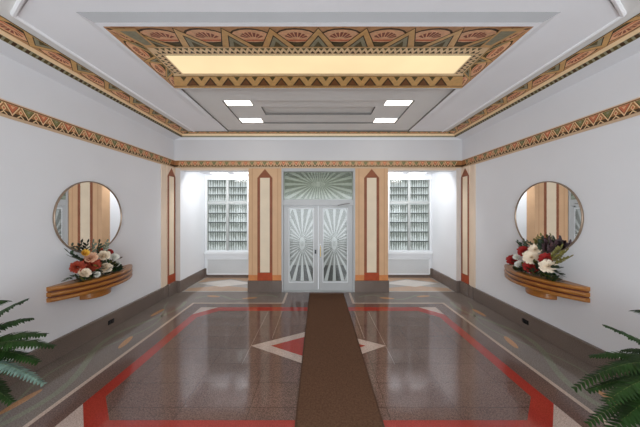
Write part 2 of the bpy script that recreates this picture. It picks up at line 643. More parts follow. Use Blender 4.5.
def frieze_pattern(b, u0, u1, period=0.298):
    """v = 0 top, 1 bottom"""
    b.p([(u0, 0), (u1, 0), (u1, 1), (u0, 1)], M['frieze_ground'], 0)
    b.p([(u0, 0), (u1, 0), (u1, 0.07), (u0, 0.07)], M['cream'], 1)
    b.p([(u0, 0.84), (u1, 0.84), (u1, 1), (u0, 1)], M['frieze_border'], 1)
    b.p([(u0, 0.62), (u1, 0.62), (u1, 0.82), (u0, 0.82)], M['darkbrown'], 1)
    b.p([(u0, 0.12), (u1, 0.12), (u1, 0.15), (u0, 0.15)], M['darkbrown'], 1)
    n = int((u1 - u0) / period)
    off = (u1 - u0 - n * period) / 2
    h = period / 2
    for i in range(2 * n):
        a = u0 + off + i * h
        c = a + h / 2
        m = M['coral'] if i % 2 == 0 else M['green']
        # gold V
        b.p([(a, 0.16), (a + h, 0.16), (c, 0.82)], M['gold_light'], 2)
        b.p([(a + h * .11, 0.18), (a + h * .89, 0.18), (c, 0.70)], M['darkred'] if i % 2 == 0 else M['darkbrown'], 3)
        b.p([(a + h * .18, 0.20), (a + h * .82, 0.20), (c, 0.62)], m, 4)
        b.p([(a + h * .36, 0.25), (a + h * .64, 0.25), (c, 0.42)], M['pinktan'] if i % 2 == 0 else M['greygreen'], 5)
        # small diamond between
        e = a
        b.p([(e - h * .14, 0.48), (e, 0.30), (e + h * .14, 0.48), (e, 0.66)], M['gold_light'], 3)
        b.p([(e - h * .08, 0.48), (e, 0.38), (e + h * .08, 0.48), (e, 0.58)], M['coral'], 4)
        # gold zigzag over the dark base
        b.p([(e - h * .25, 0.82), (e, 0.62), (e + h * .25, 0.82), (e + h * .15, 0.82), (e, 0.70), (e - h * .15, 0.82)], M['gold_light'], 3)


def fan_pattern(b, u0, u1, period, phase=0.0):
    """v = 0 outer edge, 1 inner edge; apex triangles every period, fans between"""
    b.p([(u0, 0), (u1, 0), (u1, 1), (u0, 1)], M['fan_ground'], 0)
    b.p([(u0, 0.70), (u1, 0.70), (u1, 1), (u0, 1)], M['olive'], 1)
    k0 = math.ceil((u0 - phase) / period - 1e-6)
    k1 = math.floor((u1 - phase) / period + 1e-6)
    P_ = period

    def ok(pts):
        return [(min(max(u, u0), u1), v) for u, v in pts]
    for k in range(k0 - 1, k1 + 2):
        c = phase + (k + 0.5) * P_
        if c - 0.34 * P_ > u1 or c + 0.34 * P_ < u0:
            continue
        lens = [(c + 0.46 * P_ * math.cos(t), 0.42 - 0.36 * math.sin(t)) for t in [PI * i / 8 for i in range(9)]]
        lens += [(c - 0.46 * P_ * math.cos(t), 0.46 + 0.34 * math.sin(t)) for t in [PI * i / 8 for i in range(1, 8)]]
        lens = ok(lens)
        b.p(lens, M['darkbrown'], 1)
        l2 = ok([(c + (u - c) * 0.92, 0.44 + (v - 0.44) * 0.84) for u, v in lens])
        b.p(l2, M['pinktan'], 2)
        for j in range(7):
            t0 = PI * (0.10 + j * 0.117)
            t1 = t0 + 0.24
            pet = ok([(c + 0.13 * P_ * math.cos(t0), 0.56 - 0.10 * math.sin(t0)),
                      (c + 0.27 * P_ * math.cos(t0), 0.56 - 0.32 * math.sin(t0)),
                      (c + 0.27 * P_ * math.cos(t1), 0.56 - 0.32 * math.sin(t1)),
                      (c + 0.13 * P_ * math.cos(t1), 0.56 - 0.10 * math.sin(t1))])
            b.p(pet, M['darkred'], 3)
        b.p(ok([(c - 0.28 * P_, 0.60), (c + 0.28 * P_, 0.60), (c + 0.18 * P_, 0.68), (c - 0.18 * P_, 0.68)]), M['coral'], 3)
    for k in range(k0 - 1, k1 + 2):
        a = phase + k * P_
        if a - 0.2 * P_ > u1 or a + 0.2 * P_ < u0:
            continue
        for half, top, m, ly in ((0.44, 0.02, 'darkbrown', 4), (0.41, 0.06, 'gold', 5), (0.25, 0.36, 'darkbrown', 6), (0.22, 0.42, 'greygreen', 7), (0.12, 0.66, 'olive', 8)):
            b.p(ok([(a - half * P_, 0.98), (a, top), (a + half * P_, 0.98)]), M[m], ly)
    b.p([(u0, 0.96), (u1, 0.96), (u1, 1), (u0, 1)], M['gold'], 9)


# frieze on three walls
n_trim = 0


def trim(mb, label, cat='trim'):
    global n_trim
    n_trim += 1
    return struct(mb, 'trim_%d' % n_trim, label, cat)


for s, side in ((-1, 'left'), (1, 'right')):
    mb = MB()
    xf = s * (W - 0.012)
    mb.box(s * W, REARY, ZF0, xf, D, ZF1, M['cream'])
    fn = (lambda u, v, h, xf=xf, s=s: (xf - s * (h + 0.0004), u, ZF1 - v * (ZF1 - ZF0)))
    frieze_pattern(Band(fn, mb), -0.5, D - 0.013)
    trim(mb, 'painted zigzag frieze of coral and green triangles along the %s wall' % side)
mb = MB()
mb.box(-W + 0.012, D, ZF0, W - 0.012, D - 0.012, ZF1, M['cream'])
frieze_pattern(Band(lambda u, v, h: (u, D - 0.0124 - h, ZF1 - v * (ZF1 - ZF0)), mb), -W + 0.014, W - 0.014)
trim(mb, 'painted zigzag frieze above the entrance doors on the end wall')

# cornice: (offset side, offset back, z)
PROF = [(0.0, 0.0, CAMZ + 1.69), (0.165, 0.012, CAMZ + 1.752), (0.20, 0.016, CAMZ + 1.785),
        (0.205, 0.028, CAMZ + 1.83), (0.375, 0.075, CAMZ + 1.868)]
CM = ['wall', 'greygreen', 'fillet', 'olive']


def cornice_side(s):
    mb = MB()
    for i in range(4):
        a, b = PROF[i], PROF[i + 1]
        mb.poly([(s * (W - a[0]), REARY, a[2]), (s * (W - a[0]), D - a[1], a[2]),
                 (s * (W - b[0]), D - b[1], b[2]), (s * (W - b[0]), REARY, b[2])], M[CM[i]])
    # dentils
    a, b = PROF[1], PROF[2]
    k = 0
    y = 0.2
    while y < D - 0.05:
        q = lambda t, yy: (s * (W - (a[0] + (b[0] - a[0]) * t) - 0.002), yy, a[2] + (b[2] - a[2]) * t - 0.001)
        mb.poly([q(0.08, y), q(0.08, y + 0.036), q(0.92, y + 0.036), q(0.92, y)], M['darkbrown'] if k % 2 else M['olive'])
        y += 0.06
        k += 1
    # fan strip
    c, d_ = PROF[3], PROF[4]
    nv = Vector((-(d_[2] - c[2]), 0, -(d_[0] - c[0]))).normalized()

    def fn(u, v, h):
        o = c[0] + (d_[0] - c[0]) * v
        yb = D - (c[1] + (d_[1] - c[1]) * v)
        return (s * (W - o + nv.x * h * 0.6), min(u, yb), c[2] + (d_[2] - c[2]) * v - h - 0.0004)
    fan_pattern(Band(fn, mb), 0.0, D - 0.03, 0.47, 2.675)
    return mb


for s, side in ((-1, 'left'), (1, 'right')):
    trim(cornice_side(s), 'gilded cornice with fan shapes and dark dentils over the %s wall' % side)
mb = MB()
for i in range(4):
    a, b = PROF[i], PROF[i + 1]
    mb.poly([(-(W - a[0]), D - a[1], a[2]), (W - a[0], D - a[1], a[2]),
             (W - b[0], D - b[1], b[2]), (-(W - b[0]), D - b[1], b[2])], M[CM[i]])


def fnb(u, v, h):
    c, d_ = PROF[3], PROF[4]
    return (u, D - (c[1] + (d_[1] - c[1]) * v) - h, c[2] + (d_[2] - c[2]) * v - h)


fan_pattern(Band(fnb, mb), -3.05, 3.05, 0.235, 0)
trim(mb, 'narrow gilded cornice across the end wall under the ceiling')

# ------------------------------------------------------------------ ceiling
XL0 = 2.92
DB = D - 0.075
mb = MB()
# strip between cornice and soffit panel
zt = ZR + 0.012
mb.box(-W, REARY, 3.95, W, D, 4.05, M['ceil_white'])
for s in (-1, 1):
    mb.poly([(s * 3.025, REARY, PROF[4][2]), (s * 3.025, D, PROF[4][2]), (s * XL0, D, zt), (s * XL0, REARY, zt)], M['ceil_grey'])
# field geometry
X1, DN, DF = 2.132, 2.394, 3.586          # lip of the patterned cove
XB, DBV = 2.276, 2.268                    # outer edge of the bevelled surround
ZL = CAMZ + 1.83
ZI = CAMZ + 1.885                         # laylight plane
XI2, DN2, DF2 = 1.98, 2.765, 3.306
XG = 2.09                                 # grey field
ZG = CAMZ + 1.89
# soffit panels left and right of the centre, with raised white edge
for s in (-1, 1):
    out = [(XL0, DB), (XL0, 2.29), (2.656, 2.14), (1.6, 1.54)]
    mb.poly([(s * x, y, ZR) for x, y in [(XB, DBV), (2.45, 2.08), (2.62, 2.17)] + [(2.88, 2.31), (2.88, DB), (XB, DB)]], M['ceil_white'])
    for a, b, c, d_ in (((XL0, DB), (XL0, 2.29), (2.88, 2.31), (2.88, DB)), ((XL0, 2.29), (1.6, 1.54), (1.57, 1.58), (2.88, 2.31))):
        mb.poly([(s * a[0], a[1], zt), (s * b[0], b[1], zt), (s * c[0], c[1], ZR), (s * d_[0], d_[1], ZR)], M['ceil_white'])
    bp = [(2.90, DB), (2.90, 2.30), (2.645, 2.15), (1.585, 1.56)]
    for i in range(3):
        mb.tube([(s * bp[i][0], bp[i][1], ZR), (s * bp[i + 1][0], bp[i + 1][1], ZR)], 0.02, M['bead'], 8)
    # part of the panel in front of the bevel
    mb.poly([(s * x, y, ZR) for x, y in [(0, 1.58), (1.57, 1.58), (2.62, 2.17), (2.45, 2.08), (XB, DBV), (0, DBV)]], M['ceil_white'])
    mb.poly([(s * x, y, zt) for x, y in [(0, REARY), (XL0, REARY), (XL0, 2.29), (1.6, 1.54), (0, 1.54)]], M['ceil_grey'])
    mb.poly([(0, 1.54, zt), (s * 1.6, 1.54, zt), (s * 1.57, 1.58, ZR), (0, 1.58, ZR)], M['ceil_white'])
    # surround beside the cove: bevel, flat lip, running on to the back and dying out
    DE = 4.85
    xo = 2.172
    mb.poly([(s * XB, DBV, ZR), (s * XB, DE, ZR), (s * xo, DE - 0.02, ZL + 0.02), (s * xo, DBV + 0.075, ZL)], M['ceil_white'])
    mb.poly([(s * xo, DBV + 0.075, ZL), (s * xo, DE - 0.02, ZL + 0.02), (s * X1, DE - 0.05, ZL + 0.02), (s * X1, DN, ZL)], M['ceil_white'])
    mb.poly([(s * X1, DF, ZL), (s * X1, DE - 0.05, ZL + 0.02), (s * XG, DE - 0.05, ZR), (s * XG, DF, ZR)], M['ceil_white'])
    mb.poly([(s * XB, DE, ZR), (s * XG, DE, ZR), (s * X1, DE - 0.05, ZL + 0.02), (s * xo, DE - 0.02, ZL + 0.02)], M['ceil_white'])
    mb.poly([(s * XB, DE, ZR), (s * XB, DB, ZR), (s * XG, DB, ZR), (s * XG, DE, ZR)], M['ceil_white'])
    # step up into the grey field
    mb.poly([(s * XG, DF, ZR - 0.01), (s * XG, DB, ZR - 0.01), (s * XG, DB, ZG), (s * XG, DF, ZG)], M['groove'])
# near bevel and lip
mb.poly([(-XB, DBV, ZR), (XB, DBV, ZR), (2.172, DBV + 0.075, ZL), (-2.172, DBV + 0.075, ZL)], M['moulding_shade'])
mb.poly([(-2.172, DBV + 0.075, ZL), (2.172, DBV + 0.075, ZL), (X1, DN, ZL), (-X1, DN, ZL)], M['ceil_white'])
# lip behind the zigzag cove, rise to the grey field
mb.poly([(-X1, DF, ZL), (X1, DF, ZL), (X1, DF + 0.03, ZL), (-X1, DF + 0.03, ZL)], M['ceil_grey'])
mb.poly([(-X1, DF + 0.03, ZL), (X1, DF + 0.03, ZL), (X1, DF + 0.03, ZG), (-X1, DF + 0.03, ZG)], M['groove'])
# grey field with stepped recess
TX, TN, TF = 1.65, 4.128, 5.203
ZT = CAMZ + 1.92
RX, RN, RF = 1.05, 4.44, 4.815
ZT2 = CAMZ + 1.965
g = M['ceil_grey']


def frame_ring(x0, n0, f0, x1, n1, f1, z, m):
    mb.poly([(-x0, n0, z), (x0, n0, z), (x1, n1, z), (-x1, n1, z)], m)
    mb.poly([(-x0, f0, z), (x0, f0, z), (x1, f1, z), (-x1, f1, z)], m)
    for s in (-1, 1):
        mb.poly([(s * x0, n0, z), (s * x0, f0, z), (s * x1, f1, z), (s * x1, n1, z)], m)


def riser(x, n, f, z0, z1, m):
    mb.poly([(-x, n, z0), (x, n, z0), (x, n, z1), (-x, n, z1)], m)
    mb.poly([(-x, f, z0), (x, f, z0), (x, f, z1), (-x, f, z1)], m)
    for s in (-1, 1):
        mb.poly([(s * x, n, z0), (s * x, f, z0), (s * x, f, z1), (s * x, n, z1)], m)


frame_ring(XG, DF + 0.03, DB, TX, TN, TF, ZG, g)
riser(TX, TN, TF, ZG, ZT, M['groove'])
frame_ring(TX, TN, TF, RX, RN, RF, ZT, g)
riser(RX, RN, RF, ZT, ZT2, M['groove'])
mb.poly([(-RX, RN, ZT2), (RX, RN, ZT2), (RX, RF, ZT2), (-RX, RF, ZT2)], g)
# end strip behind the field
mb.poly([(-W, DB, zt), (W, DB, zt), (W, D, zt), (-W, D, zt)], M['ceil_white'])
struct(mb, 'ceiling', 'white stepped plaster ceiling with a grey recessed field', 'ceiling')

# patterned cove round the laylight
mb = MB()


def cove(p00, p10, p01, p11, length):
    """outer edge p00->p10 (v=0), inner edge p01->p11 (v=1); u metres along centred"""
    p00, p10, p01, p11 = map(Vector, (p00, p10, p01, p11))
    nv = (p10 - p00).cross(p01 - p00).normalized()
    if nv.z > 0:
        nv = -nv

    def fn(u, v, h):
        t = u / length + 0.5
        a = p00.lerp(p10, t)
        b = p01.lerp(p11, t)
        return a.lerp(b, v) + nv * h
    return Band(fn, mb)


bn = cove((-X1, DN, ZL), (X1, DN, ZL), (-XI2, DN2, ZI), (XI2, DN2, ZI), 2 * X1)
fan_pattern(bn, -X1, X1, 0.486, 0)
for s in (-1, 1):
    ln = DF - DN
    bs = cove((s * X1, DN, ZL), (s * X1, DF, ZL), (s * XI2, DN2, ZI), (s * XI2, DF2, ZI), ln)
    fan_pattern(bs, -ln / 2, ln / 2, 0.45, -0.05)
    # corner frame
    bn.p([(s * (X1 - 0.30), 0.03), (s * (X1 - 0.06), 0.03), (s * (X1 - 0.02), 0.97), (s * (X1 - 0.16), 0.97)], M['gold'], 10)
    bn.p([(s * (X1 - 0.26), 0.15), (s * (X1 - 0.10), 0.15), (s * (X1 - 0.07), 0.85), (s * (X1 - 0.15), 0.85)], M['greygreen'], 11)
bf = cove((-X1, DF, ZL), (X1, DF, ZL), (-XI2, DF2, ZI), (XI2, DF2, ZI), 2 * X1)
bf.p([(-X1, 0), (X1, 0), (X1, 1), (-X1, 1)], M['gold'], 0)
P0 = 0.262
bf.p([(-X1, 0), (X1, 0), (X1, 0.16), (-X1, 0.16)], M['midbrown'], 1)
bf.p([(-X1, 0.02), (X1, 0.02), (X1, 0.12), (-X1, 0.12)], M['gold'], 2)
bf.p([(-X1, 0.86), (X1, 0.86), (X1, 1.0), (-X1, 1.0)], M['gold_light'], 2)
bf.p([(-X1, 0.83), (X1, 0.83), (X1, 0.86), (-X1, 0.86)], M['darkbrown'], 2)
for k in range(-8, 9):
    c = k * P0 - 0.02
    if abs(c) + 0.1 < X1:
        bf.p([(c - 0.095, 0.20), (c + 0.095, 0.20), (c, 0.76)], M['darkbrown'], 3)
        bf.p([(c - 0.065, 0.24), (c + 0.065, 0.24), (c, 0.62)], M['midbrown'], 4)
    c += P0 / 2
    if abs(c) + 0.1 < X1:
        bf.p([(c - 0.045, 0.80), (c + 0.045, 0.80), (c, 0.52)], M['olive'], 3)
trim(mb, 'painted cove of fans and zigzag triangles framing the glowing laylight', 'cove')

# laylight (a lamp): lattice border and glowing panel
LX, LN = 1.853, 2.906
lay = thing('ceiling_laylight', (0, (LN + DF2) / 2, ZI), 'long glowing amber laylight panel with a lattice border in the ceiling', 'ceiling light')
mb = MB()
mb.poly([(-LX, LN, ZI), (LX, LN, ZI), (LX, DF2, ZI), (-LX, DF2, ZI)], M['lay'])
mb.poly([(-LX, DF2, ZI + 0.03), (LX, DF2, ZI + 0.03), (LX, LN, ZI + 0.03), (-LX, LN, ZI + 0.03)], M['lay'])
part(mb, 'glowing_panel', lay, label='glowing amber glass panel')
mb = MB()
mb.poly([(-XI2, DN2, ZI - 0.001), (XI2, DN2, ZI - 0.001), (LX, LN, ZI - 0.001), (-LX, LN, ZI - 0.001)], M['gold_light'])
for s in (-1, 1):
    mb.poly([(s * XI2, DN2, ZI - 0.001), (s * XI2, DF2, ZI - 0.001), (s * LX, DF2, ZI - 0.001), (s * LX, LN, ZI - 0.001)], M['gold_light'])
zz = ZI - 0.0025


def tri_row(pa, pb, wv, n):
    """row of dark triangles either side of a lattice strip"""
    pa, pb, wv = Vector(pa), Vector(pb), Vector(wv)
    for i in range(n):
        a = pa.lerp(pb, i / n)
        b = pa.lerp(pb, (i + 1) / n)
        m_ = (a + b) / 2
        mb.poly([a.lerp(m_, .25) + wv * 0.16, b.lerp(m_, .25) + wv * 0.16, m_ + wv * 0.50], M['olive'])
        mb.poly([a + wv * 0.86 - (a - m_) * 0.0, a.lerp(m_, .8) + wv * 0.86, a + wv * 0.52], M['darkbrown'])
        mb.poly([b + wv * 0.86, b.lerp(m_, .8) + wv * 0.86, b + wv * 0.52], M['darkbrown'])


tri_row((-LX - 0.05, DN2 + 0.005, zz), (LX + 0.05, DN2 + 0.005, zz), (0, LN - DN2 - 0.01, 0), 56)
for s in (-1, 1):
    tri_row((s * (XI2 - 0.005), LN - 0.03, zz), (s * (XI2 - 0.005), DF2, zz), (-s * (XI2 - LX - 0.01), 0, 0), 7)
mb.poly([(-LX, LN, ZI - 0.004), (LX, LN, ZI - 0.004), (LX, LN + 0.012, ZI - 0.004), (-LX, LN + 0.012, ZI - 0.004)], M['darkbrown'])
part(mb, 'lattice_border', lay, label='pale gilt lattice border')

# four square ceiling lights in the corners of the recess
for s, nm in ((-1, 'left'), (1, 'right')):
    for (y0, y1, wh) in ((TN + 0.02, 4.36, 'nearer'), (4.96, TF - 0.01, 'farther')):
        xa, xb = TX - 0.015, 1.17
        t = thing('ceiling_light', (s * (xa + xb) / 2, (y0 + y1) / 2, ZT), '%s of the two square lit ceiling panels on the %s of the recess' % (wh, nm), 'ceiling light', 'square ceiling lights')
        mb = MB()
        mb.box(s * xa, y0, ZT - 0.012, s * xb, y1, ZT - 0.002, M['frame_white'])
        part(mb, 'lamp_frame', t)
        mb = MB()
        mb.box(s * (xa - 0.012), y0 + 0.012, ZT - 0.016, s * (xb + 0.012), y1 - 0.012, ZT - 0.012, M['panel_lamp'])
        part(mb, 'lamp_panel', t, label='glowing white panel')

# flush lights over the window bays
for s, nm in ((-1, 'left'), (1, 'right')):
    for xc, hw, wh in ((2.76, 0.24, 'outer'), (2.08, 0.26, 'inner')):
        t = thing('bay_ceiling_light', (s * xc, 6.77, ZB), '%s flush light on the ceiling of the %s window bay' % (wh, nm), 'ceiling light', 'flush lights over the window bays')
        mb = MB()
        mb.box(s * xc - hw, 6.66, ZB - 0.012, s * xc + hw, 6.88, ZB, M['frame_white'])
        part(mb, 'lamp_frame', t)
        mb = MB()
        mb.box(s * xc - hw + 0.02, 6.675, ZB - 0.018, s * xc + hw - 0.02, 6.865, ZB - 0.012, M['alcove_lamp'])
        part(mb, 'lamp_panel', t, label='glowing white panel')

# ------------------------------------------------------------------ baseboards
for s, side in ((-1, 'left'), (1, 'right')):
    mb = MB()
    mb.box(s * W, REARY, 0, s * (W - 0.05), 5.23, 0.25, M['granite'])
    mb.box(s * W, 5.23, 0, s * (W - 0.07), 5.38, 0.25, M['granite'])
    mb.box(s * W, 5.38, 0, s * (W - 0.09), 5.69, 0.275, M['granite'])
    mb.box(s * W, 5.67, 0, s * (XJ - 0.02), 5.97, 0.27, M['granite'])
    mb.box(s * (XA + 0.01), 5.97, 0, s * (XA - 0.025), DA, 0.26, M['granite'])
    mb.box(s * (XA + 0.01), DA, 0, s * (XA - 0.07), DA - 0.05, 0.26, M['granite'])
    mb.box(s * (XA - 0.07), DA, 0, s * XP1, DA - 0.03, 0.07, M['granite'])
    bevel(struct(mb, 'baseboard_' + side, 'dark brown granite baseboard along the %s wall and window bay' % side, 'baseboard'), 0.006)

# ------------------------------------------------------------------ pilasters


def pencil(pl, c, hw, ihw, z0, z1, zs, apex):
    """pl(u,z,layer) -> point : pointed rust outline, cream core, red foot"""
    def P(pts, m, ly):
        mb.poly([pl(u, z, ly) for u, z in pts], m)
    P([(c - hw, z0), (c + hw, z0), (c + hw, zs), (c, apex), (c - hw, zs)], M['rust'], 1)
    P([(c - ihw, z0 + 0.19), (c + ihw, z0 + 0.19), (c + ihw, zs), (c - ihw, zs)], M['panel_cream'], 2)
    P([(c - hw, z0), (c + hw, z0), (c + hw, z0 + 0.18), (c - hw, z0 + 0.18)], M['red_orange'], 3)


for s, side in ((-1, 'left'), (1, 'right')):
    mb = MB()
    a, b = sorted((s * XP0, s * XP1))
    mb.box(a, D, 0.0, b, D + 0.23, ZF0, M['tan'])
    pl = lambda u, z, ly: (u, D - 0.0012 * ly, z)
    c = s * 1.262
    mb.poly([pl(a, 0.27, 1), pl(b, 0.27, 1), pl(b, 0.40, 1), pl(a, 0.40, 1)], M['orange'])
    for e in (a + 0.09, b - 0.09):
        mb.poly([pl(e - 0.012, 0.40, 1), pl(e + 0.012, 0.40, 1), pl(e + 0.012, ZF0, 1), pl(e - 0.012, ZF0, 1)], M['line_tan'])
    pencil(pl, c, 0.178, 0.113, 0.27, 2.7, 2.695, 2.905)
    mb.box(a - 0.012, D - 0.035, 0, b + 0.012, D + 0.1, 0.27, M['granite'])
    trim(mb, 'orange tan pilaster with a pointed rust panel just %s of the entrance doors' % side, 'pilaster')
    # painted pilaster on the side wall
    mb = MB()
    mb.box(s * W, 5.23, 0.25, s * (W - 0.02), 5.38, ZF0, M['cream'])
    mb.box(s * W, 5.38, 0.25, s * (W - 0.04), 5.69, ZF0, M['cream'])
    pl = lambda u, z, ly, s=s: (s * (W - 0.04 - 0.0012 * ly), u, z)
    pencil(pl, 5.54, 0.15, 0.09, 0.275, 2.7, 2.70, 2.9)
    trim(mb, 'cream pilaster with a pointed rust panel on the %s wall beside the window bay' % side, 'pilaster')

# ------------------------------------------------------------------ entrance doors
mb = MB()
FX = 0.82
dw = M['metal_white']
mb.box(-XP0, D - 0.02, 0, -FX, D + 0.16, ZF0, dw)
mb.box(XP0, D - 0.02, 0, FX, D + 0.16, ZF0, dw)
mb.box(-FX, D - 0.02, 2.845, FX, D + 0.16, ZF0, dw)
mb.box(-FX, D - 0.02, 2.04, FX, D + 0.16, 2.18, dw)
mb.box(-FX, D - 0.03, 0.0, FX, D + 0.16, 0.022, M['steel'])
bevel(trim(mb, 'white metal frame round the entrance doors and transom', 'door frame'), 0.006)


def clip_ray(cx, cz, a, x0, z0, x1, z1):
    dx, dz = math.cos(a), math.sin(a)
    t = 1e9
    if dx > 1e-6:
        t = min(t, (x1 - cx) / dx)
    if dx < -1e-6:
        t = min(t, (x0 - cx) / dx)
    if dz > 1e-6:
        t = min(t, (z1 - cz) / dz)
    if dz < -1e-6:
        t = min(t, (z0 - cz) / dz)
    return cx + dx * t, cz + dz * t


def rays(mb, cx, cz, rx, rz, rect, n, y, m, fill=0.5, a0=0.0, a1=2 * PI):
    x0, z0, x1, z1 = rect
    st = (a1 - a0) / n
    for i in range(n):
        a = a0 + (i + 0.5 - fill / 2) * st
        b = a + fill * st
        p1 = (cx + rx * math.cos(a), cz + rz * math.sin(a))
        p2 = (cx + rx * math.cos(b), cz + rz * math.sin(b))
        q1 = clip_ray(cx, cz, a, *rect)
        q2 = clip_ray(cx, cz, b, *rect)
        mb.poly([(p1[0], y, p1[1]), (q1[0], y, q1[1]), (q2[0], y, q2[1]), (p2[0], y, p2[1])], m)


door = thing('door_1', (0, D + 0.03, 0), 'pale metal double entrance doors with sunburst etched glass', 'door', kind='structure')
YD = D + 0.02
for s, nm in ((-1, 'left'), (1, 'right')):
    lo, hi = s * 0.004, s * (FX - 0.005)
    g0, g1 = sorted((s * 0.115, s * 0.69))
    a, b = sorted((lo, hi))
    gz0, gz1 = 0.235, 1.975
    mb = MB()
    mb.box(a, YD, 0.02, g0, YD + 0.05, 2.035, dw)
    mb.box(g1, YD, 0.02, b, YD + 0.05, 2.035, dw)
    mb.box(g0, YD, 0.02, g1, YD + 0.05, gz0, dw)
    mb.box(g0, YD, gz1, g1, YD + 0.05, 2.035, dw)
    # glazing bead
    for (p, q, r_, t_) in ((g0 - .012, gz0 - .018, g1 + .012, gz0 + .004), (g0 - .012, gz1 - .004, g1 + .012, gz1 + .012),
                           (g0 - .012, gz0, g0 + .004, gz1), (g1 - .004, gz0, g1 + .012, gz1)):
        mb.box(p, YD - 0.008, q, r_, YD, t_, M['frame_white'])
    leaf = bevel(part(mb, 'door_leaf', door), 0.003)
    # etched glass
    mb = MB()
    y = YD + 0.03
    mb.poly([(g0, y, gz0), (g1, y, gz0), (g1, y, gz1), (g0, y, gz1)], M['etch'])
    cx, cz = (g0 + g1) / 2 - s * 0.02, 1.14
    rect = (g0 + .012, gz0 + .012, g1 - .012, gz1 - .012)
    rays(mb, cx, cz, 0.065, 0.15, rect, 28, y - .002, M['tint_door'], 0.6)
    # darker foot of the pane between the falling rays
    st = 2 * PI / 28
    for k in range(14, 28):
        a, b = (k + 0.5 - 0.28) * st, (k + 0.5 + 0.28) * st
        q = []
        for e in (a, b):
            if math.sin(e) > -0.2:
                break
            t0 = (0.62 - cz) / math.sin(e)
            x0 = cx + math.cos(e) * t0
            if not (rect[0] < x0 < rect[2]):
                break
            q.append(((x0, 0.62), clip_ray(cx, cz, e, *rect)))
        if len(q) == 2:
            mb.poly([(p[0], y - .003, p[1]) for p in (q[0][0], q[0][1], q[1][1], q[1][0])], M['tint_low'])
    # stylised blossom in the middle
    for k in range(9):
        t = 2 * PI * k / 9 + 0.3
        px, pz = cx + 0.10 * math.cos(t), cz + 0.25 * math.sin(t)
        mb.poly([(px + 0.026 * math.cos(q), y - .004, pz + 0.06 * math.sin(q)) for q in [2 * PI * j / 10 for j in range(10)]], M['tint_soft'])
    mb.poly([(cx + 0.035 * math.cos(q), y - .005, cz + 0.08 * math.sin(q)) for q in [2 * PI * j / 16 for j in range(16)]], M['tint_soft'])
    # fine comb along the outer edge
    ox = g1 - .012 if s > 0 else g0 + .012
    for k in range(26):
        z = 0.72 + k * 0.04
        mb.poly([(ox, y - .006, z), (ox - s * 0.085, y - .006, z + 0.012), (ox, y - .006, z + 0.022)], M['tint_door'])
    part(mb, 'etched_pane', leaf)
    # handles
    if s < 0:
        mb = MB()
        mb.box(-0.085, YD - 0.012, 0.90, -0.045, YD, 0.99, M['dark_metal'])
        mb.tube([(-0.065, YD - 0.012, 0.945), (-0.065, YD - 0.05, 0.945)], 0.018, M['dark_metal'], 10)
        part(mb, 'door_lock', leaf, label='dark metal lock')
    else:
        mb = MB()
        mb.box(0.03, YD - 0.01, 0.80, 0.075, YD, 1.12, M['steel'])
        mb.tube([(0.052, YD - 0.01, 0.83), (0.052, YD - 0.055, 0.85), (0.052, YD - 0.055, 1.07), (0.052, YD - 0.01, 1.09)], 0.012, M['brass'], 8)
        part(mb, 'pull_handle', leaf, label='brass pull handle')
        mb = MB()
        mb.box(0.42, D - 0.03, 2.005, 0.72, D + 0.02, 2.035, M['mullion'])
        mb.tube([(0.46, D - 0.05, 2.04), (0.60, D - 0.12, 2.07), (0.74, D - 0.03, 2.09)], 0.008, M['groove'], 6)
        part(mb, 'door_closer', leaf, label='grey metal door closer')

# transom
t = thing('window_1', (0, D + 0.04, 2.19), 'sunburst etched transom glass above the entrance doors', 'window', kind='structure')
mb = MB()
y = D + 0.05
rc = (-FX, 2.18, FX, 2.845)
mb.poly([(rc[0], y, rc[1]), (rc[2], y, rc[1]), (rc[2], y, rc[3]), (rc[0], y, rc[3])], M['transom_glass'])
rays(mb, 0, 2.55, 0.17, 0.06, (-FX + .02, 2.20, FX - .02, 2.83), 30, y - .002, M['tint_transom'], 0.55)
# feathered wings over the hub
for s in (-1, 1):
    for k in range(5):
        z0 = 2.50 + k * 0.022
        x1 = 0.20 + k * 0.03
        mb.poly([(s * 0.04, y - .003, z0), (s * x1, y - .003, z0 + 0.012), (s * 0.04, y - .003, z0 + 0.009)], M['tint_transom'])
mb.poly([(-FX, y - .004, 2.70), (FX, y - .004, 2.70), (FX, y - .004, 2.845), (-FX, y - .004, 2.845)], M['tint_soft'])
part(mb, 'etched_pane', t)

